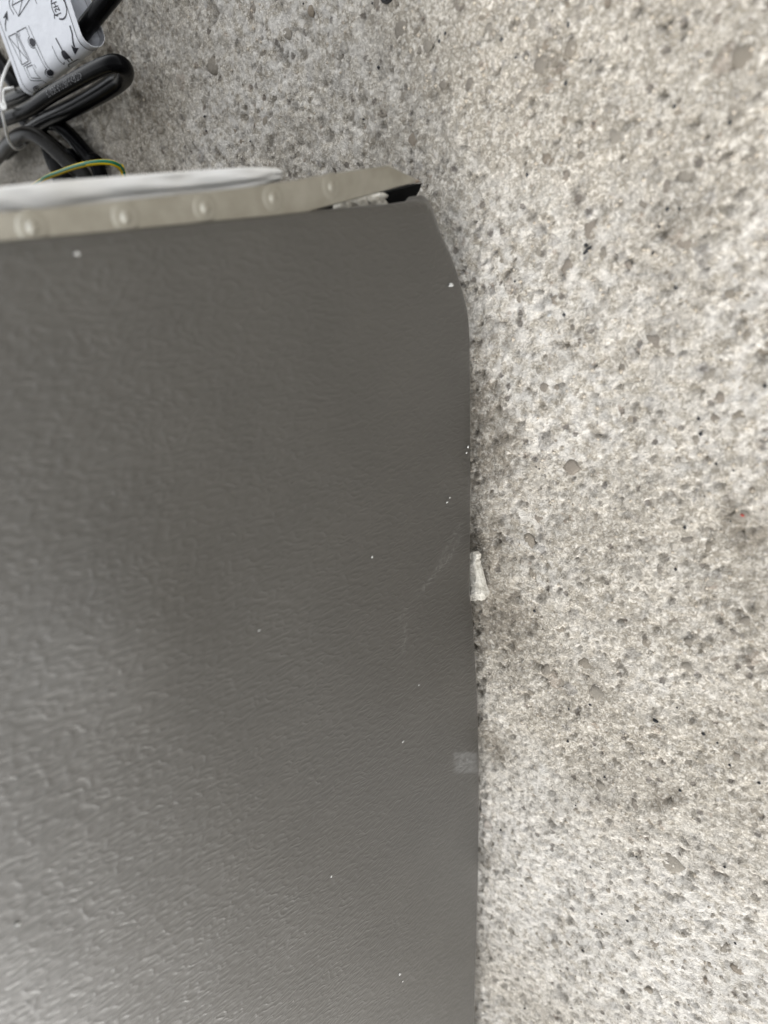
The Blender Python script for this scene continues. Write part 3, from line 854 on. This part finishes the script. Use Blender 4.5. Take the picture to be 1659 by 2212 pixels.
# ------------------------------------------------------------------ the paper tag folded round the cord
def paper_tag():
    HT = .0205
    k2 = .18519                                  # close-up pixels -> frame pixels
    R = .0049
    # the lower border in view lies far round the bend, below the sheet's top
    BL, BR = at(425 * k2, 1108 * k2, 'z', HT - 1.26 * R), at(1165 * k2, 545 * k2, 'z', HT - 1.26 * R)
    UL = at(0, 62, 'z', HT)
    org = BL; ev = (BR - BL); Wd = ev.length; ev.normalize()
    nz = Vector((0, 0, 1)); eu = nz.cross(ev).normalized()
    if eu.dot(UL - BL) > 0: eu = -eu            # eu runs towards the fold
    eu = (eu - nz * .085).normalized(); nz = ev.cross(eu)
    if nz.z < 0: nz = -nz
    org = BL + nz * 1.26 * R - eu * .97 * R
    Lf = .085; Lb = .060
    root = empty('paper_tag', (org + ev * Wd / 2), 'white paper tag with black plug and van drawings folded round the cord', 'tag')
    u0 = 0.0                                  # where the bend starts (u grows towards the fold)
    def surf(u, v, lift=0.0):
        """u: along the sheet from the open end (negative) over the fold; v: across"""
        s = u - u0
        sag = .0016 * math.sin(v / Wd * 3.0 + .3)
        if s <= 0:
            curl = .05 * s * s * 6
            q = org + eu * u + ev * v + nz * (curl * .25 + lift); return q
        a = s / R
        if a < math.pi:
            return org + eu * (u0 + (R + lift) * math.sin(a)) + ev * v + nz * (-R + (R + lift) * math.cos(a))
        b = s - math.pi * R
        return org + eu * (u0 - b) + ev * v + nz * (-2 * R + b * .10 - lift)
    # sheet
    nu, nv_ = 110, 12; V = []; Fc = []
    us = [-Lf + (Lf + u0 + math.pi * R + Lb) * i / nu for i in range(nu + 1)]
    for uu in us:
        for k in range(nv_ + 1): V.append(surf(uu, Wd * k / nv_))
    for i in range(nu):
        for k in range(nv_):
            a = i * (nv_ + 1) + k; Fc.append((a, a + 1, a + nv_ + 2, a + nv_ + 1))
    n0 = len(V)
    for uu in us:
        for k in range(nv_ + 1): V.append(surf(uu, Wd * k / nv_, -.00018))
    Fc += [tuple(n0 + q for q in f[::-1]) for f in Fc[:]]
    for k0 in (0, nv_):
        for i in range(nu):
            a = i * (nv_ + 1) + k0; b = a + nv_ + 1
            Fc.append((b, a, a + n0, b + n0) if k0 == 0 else (a, b, b + n0, a + n0))
    place(obj('paper_sheet', V, Fc, M['paper']), root)

    # print: drawn in close-up pixels of the tag, carried to sheet coordinates
    k1 = .13886
    def uv(x, y):
        d = ray(x * k1, y * k1)
        q = CAM + d * (nz.dot(org - CAM) / nz.dot(d)) - org
        if q.dot(eu) <= 0: return q.dot(eu), q.dot(ev)
        # on the bend: meet the cylinder under the sheet's end
        c0 = CAM - (org - nz * R); o2 = Vector((c0.dot(eu), c0.dot(nz))); d2 = Vector((d.dot(eu), d.dot(nz)))
        A_, B_, C_ = d2.dot(d2), 2 * o2.dot(d2), o2.dot(o2) - R * R
        disc = max(0.0, B_ * B_ - 4 * A_ * C_); tt = (-B_ - math.sqrt(disc)) / (2 * A_)
        h = o2 + d2 * tt
        return R * max(0.0, math.atan2(h.x, h.y)), (CAM + d * tt - org).dot(ev)
    PV = []; PF = []
    def wrap_uv(u, v):
        return u, v
    def poly(pts, width, close=False):
        q = [Vector(wrap_uv(*uv(x, y))) for x, y in pts]
        if close: q.append(q[0])
        d = []
        for a, b in zip(q, q[1:]):
            k = max(1, int((b - a).length / .0012))
            for i in range(k): d.append(a.lerp(b, i / k))
        d.append(q[-1]); hw = width * k1 * .0002 / 2 * 1.45
        ids = []
        for i, c in enumerate(d):
            t_ = d[min(i + 1, len(d) - 1)] - d[max(0, i - 1)]
            if t_.length < 1e-9: t_ = Vector((1, 0))
            t_.normalize(); nn = Vector((-t_.y, t_.x))
            ids.append(len(PV))
            for sgn in (1, -1):
                w2 = c + nn * hw * sgn; PV.append(surf(w2.x, min(Wd, max(0, w2.y)), .00009))
        for a, b in zip(ids, ids[1:]): PF.append((a, a + 1, b + 1, b))
    def fill(pts):
        q = [Vector(wrap_uv(*uv(x, y))) for x, y in pts]
        def sub(a, b, c, k):
            if k == 0:
                i0 = len(PV)
                for w2 in (a, b, c): PV.append(surf(w2.x, min(Wd, max(0, w2.y)), .00011))
                PF.append((i0, i0 + 1, i0 + 2)); return
            ab, bc, ca = (a + b) / 2, (b + c) / 2, (c + a) / 2
            for t3 in ((a, ab, ca), (ab, b, bc), (ca, bc, c), (ab, bc, ca)): sub(*t3, k - 1)
        for t3 in tessellate_polygon([[v.to_3d() for v in q]]):
            v3 = [q[i] for i in t3]
            if min((v3[0] - v3[1]).length, (v3[1] - v3[2]).length) > 1e-7: sub(*v3, 2)
    def ell(cx, cy, rx, ry, rot=0, a0=0, a1=360, k=22):
        out = []
        for i in range(k + 1):
            a = math.radians(a0 + (a1 - a0) * i / k); x, y = rx * math.cos(a), ry * math.sin(a); c, s = math.cos(math.radians(rot)), math.sin(math.radians(rot))
            out.append((cx + x * c - y * s, cy + x * s + y * c))
        return out
    lw = 9
    # border lines along both margins
    for vv in (Wd * .055, Wd * .945):
        ids = []
        for i in range(121):
            uu = -Lf + (Lf + u0 + math.pi * R * .9) * i / 120; ids.append(len(PV))
            for sg in (-1, 1): PV.append(surf(uu, vv + sg * .0002, .00009))
        for a, b in zip(ids, ids[1:]): PF.append((a, a + 1, b + 1, b))
    # border on the inside of the under layer
    ids = []
    for i in range(41):
        uu = u0 + math.pi * R * (.5) + (math.pi * R * .5 + Lb * .8) * i / 40; ids.append(len(PV))
        for sg in (-1, 1): PV.append(surf(uu, Wd * .945 + sg * .00013, -.00028))
    for a, b in zip(ids, ids[1:]): PF.append((a, a + 1, b + 1, b))
    # van: body, box on its bed, wheels
    poly([(260, 500), (405, 425), (462, 572)], lw); poly([(285, 492), (315, 550), (300, 572)], lw)
    poly([(135, 572), (247, 515), (450, 950), (345, 1010)], lw, True)
    poly([(135, 572), (450, 950)], lw); poly([(247, 515), (345, 1010)], lw)
    poly([(260, 500), (485, 975), (370, 1035), (475, 1248), (665, 1250), (740, 1300)], lw)
    poly([(415, 1050), (505, 1010), (632, 1218), (490, 1210)], lw, True); poly([(530, 1000), (568, 1060)], lw)
    poly([(462, 572)] + ell(500, 660, 52, 92, -22, 250, 80, 14) + [(555, 750), (718, 1062)], lw)
    fill(ell(507, 660, 44, 72, -20)); fill(ell(782, 1130, 58, 50, 20))
    poly([(718, 1062)] + ell(782, 1130, 80, 70, 20, 215, 35, 16), lw)
    poly([(445, 400), (800, 1090)], lw)
    poly(ell(585, 1378, 60, 42, 0, -20, 300), lw + 3); poly(ell(580, 1378, 22, 16), lw + 3)
    # plug and socket
    poly([(868, 590), (970, 780)], 20)
    fill([(955, 800), (975, 778), (1010, 785), (1050, 830), (1100, 885), (1085, 905), (1020, 930), (1000, 915), (965, 860)])
    poly([(1040, 915), (1080, 965)], 16); poly([(1085, 890), (1128, 945)], 16)
    poly([(1075, 1035), (1060, 1005), (1200, 925), (1235, 920)], lw + 2)
    poly([(812, 715), (870, 850), (990, 1000)], lw); poly([(965, 985), (995, 1002), (1000, 965)], lw)
    # arrows
    poly([(1088, 400), (1125, 520), (1160, 730)], 24); fill([(1112, 702), (1155, 735), (1225, 745), (1172, 848)])
    poly([(97, 485), (85, 390), (98, 280)], 18); fill([(115, 165), (52, 280), (98, 275), (130, 330)])
    # upper carton
    poly([(192, 85), (293, 255), (460, 0), (640, -260)], lw); poly([(192, 85), (350, 0), (560, -120)], lw); poly([(293, 255), (350, 0), (400, -220)], lw)
    poly([(220, 225), (165, 130), (145, 40), (160, -60)], lw + 3); poly([(560, -60), (552, 0), (578, 65)], lw)
    poly([(192, 85), (205, 20), (190, -90)], lw)
    # clock ring with 12H
    poly(ell(920, 105, 108, 200, -17, 118, -205, 60), lw + 5)
    poly([(845, 232), (855, 292)], lw + 6); poly([(845, 232), (905, 240)], lw + 6)
    txt = bpy.data.curves.new('t', 'FONT'); txt.body = '12H'; txt.size = 1.0; txt.offset = .018
    to = bpy.data.objects.new('t', txt); COL.objects.link(to)
    dg = bpy.context.evaluated_depsgraph_get(); me = to.evaluated_get(dg).to_mesh()
    a0 = Vector((965, 235)); ax = Vector((-88, -215)) / max(v.co.x for v in me.vertices); ay = Vector((-72, 28)) / .72
    i0 = len(PV)
    for v in me.vertices:
        q = a0 + ax * v.co.x + ay * v.co.y
        uu, vv = uv(q.x, q.y); PV.append(surf(uu, vv, .0001))
    for f in me.polygons: PF.append(tuple(i0 + k for k in f.vertices))
    bpy.data.objects.remove(to)
    place(obj('printed_drawing', PV, PF, M['ink'], smooth=False), root)
paper_tag()
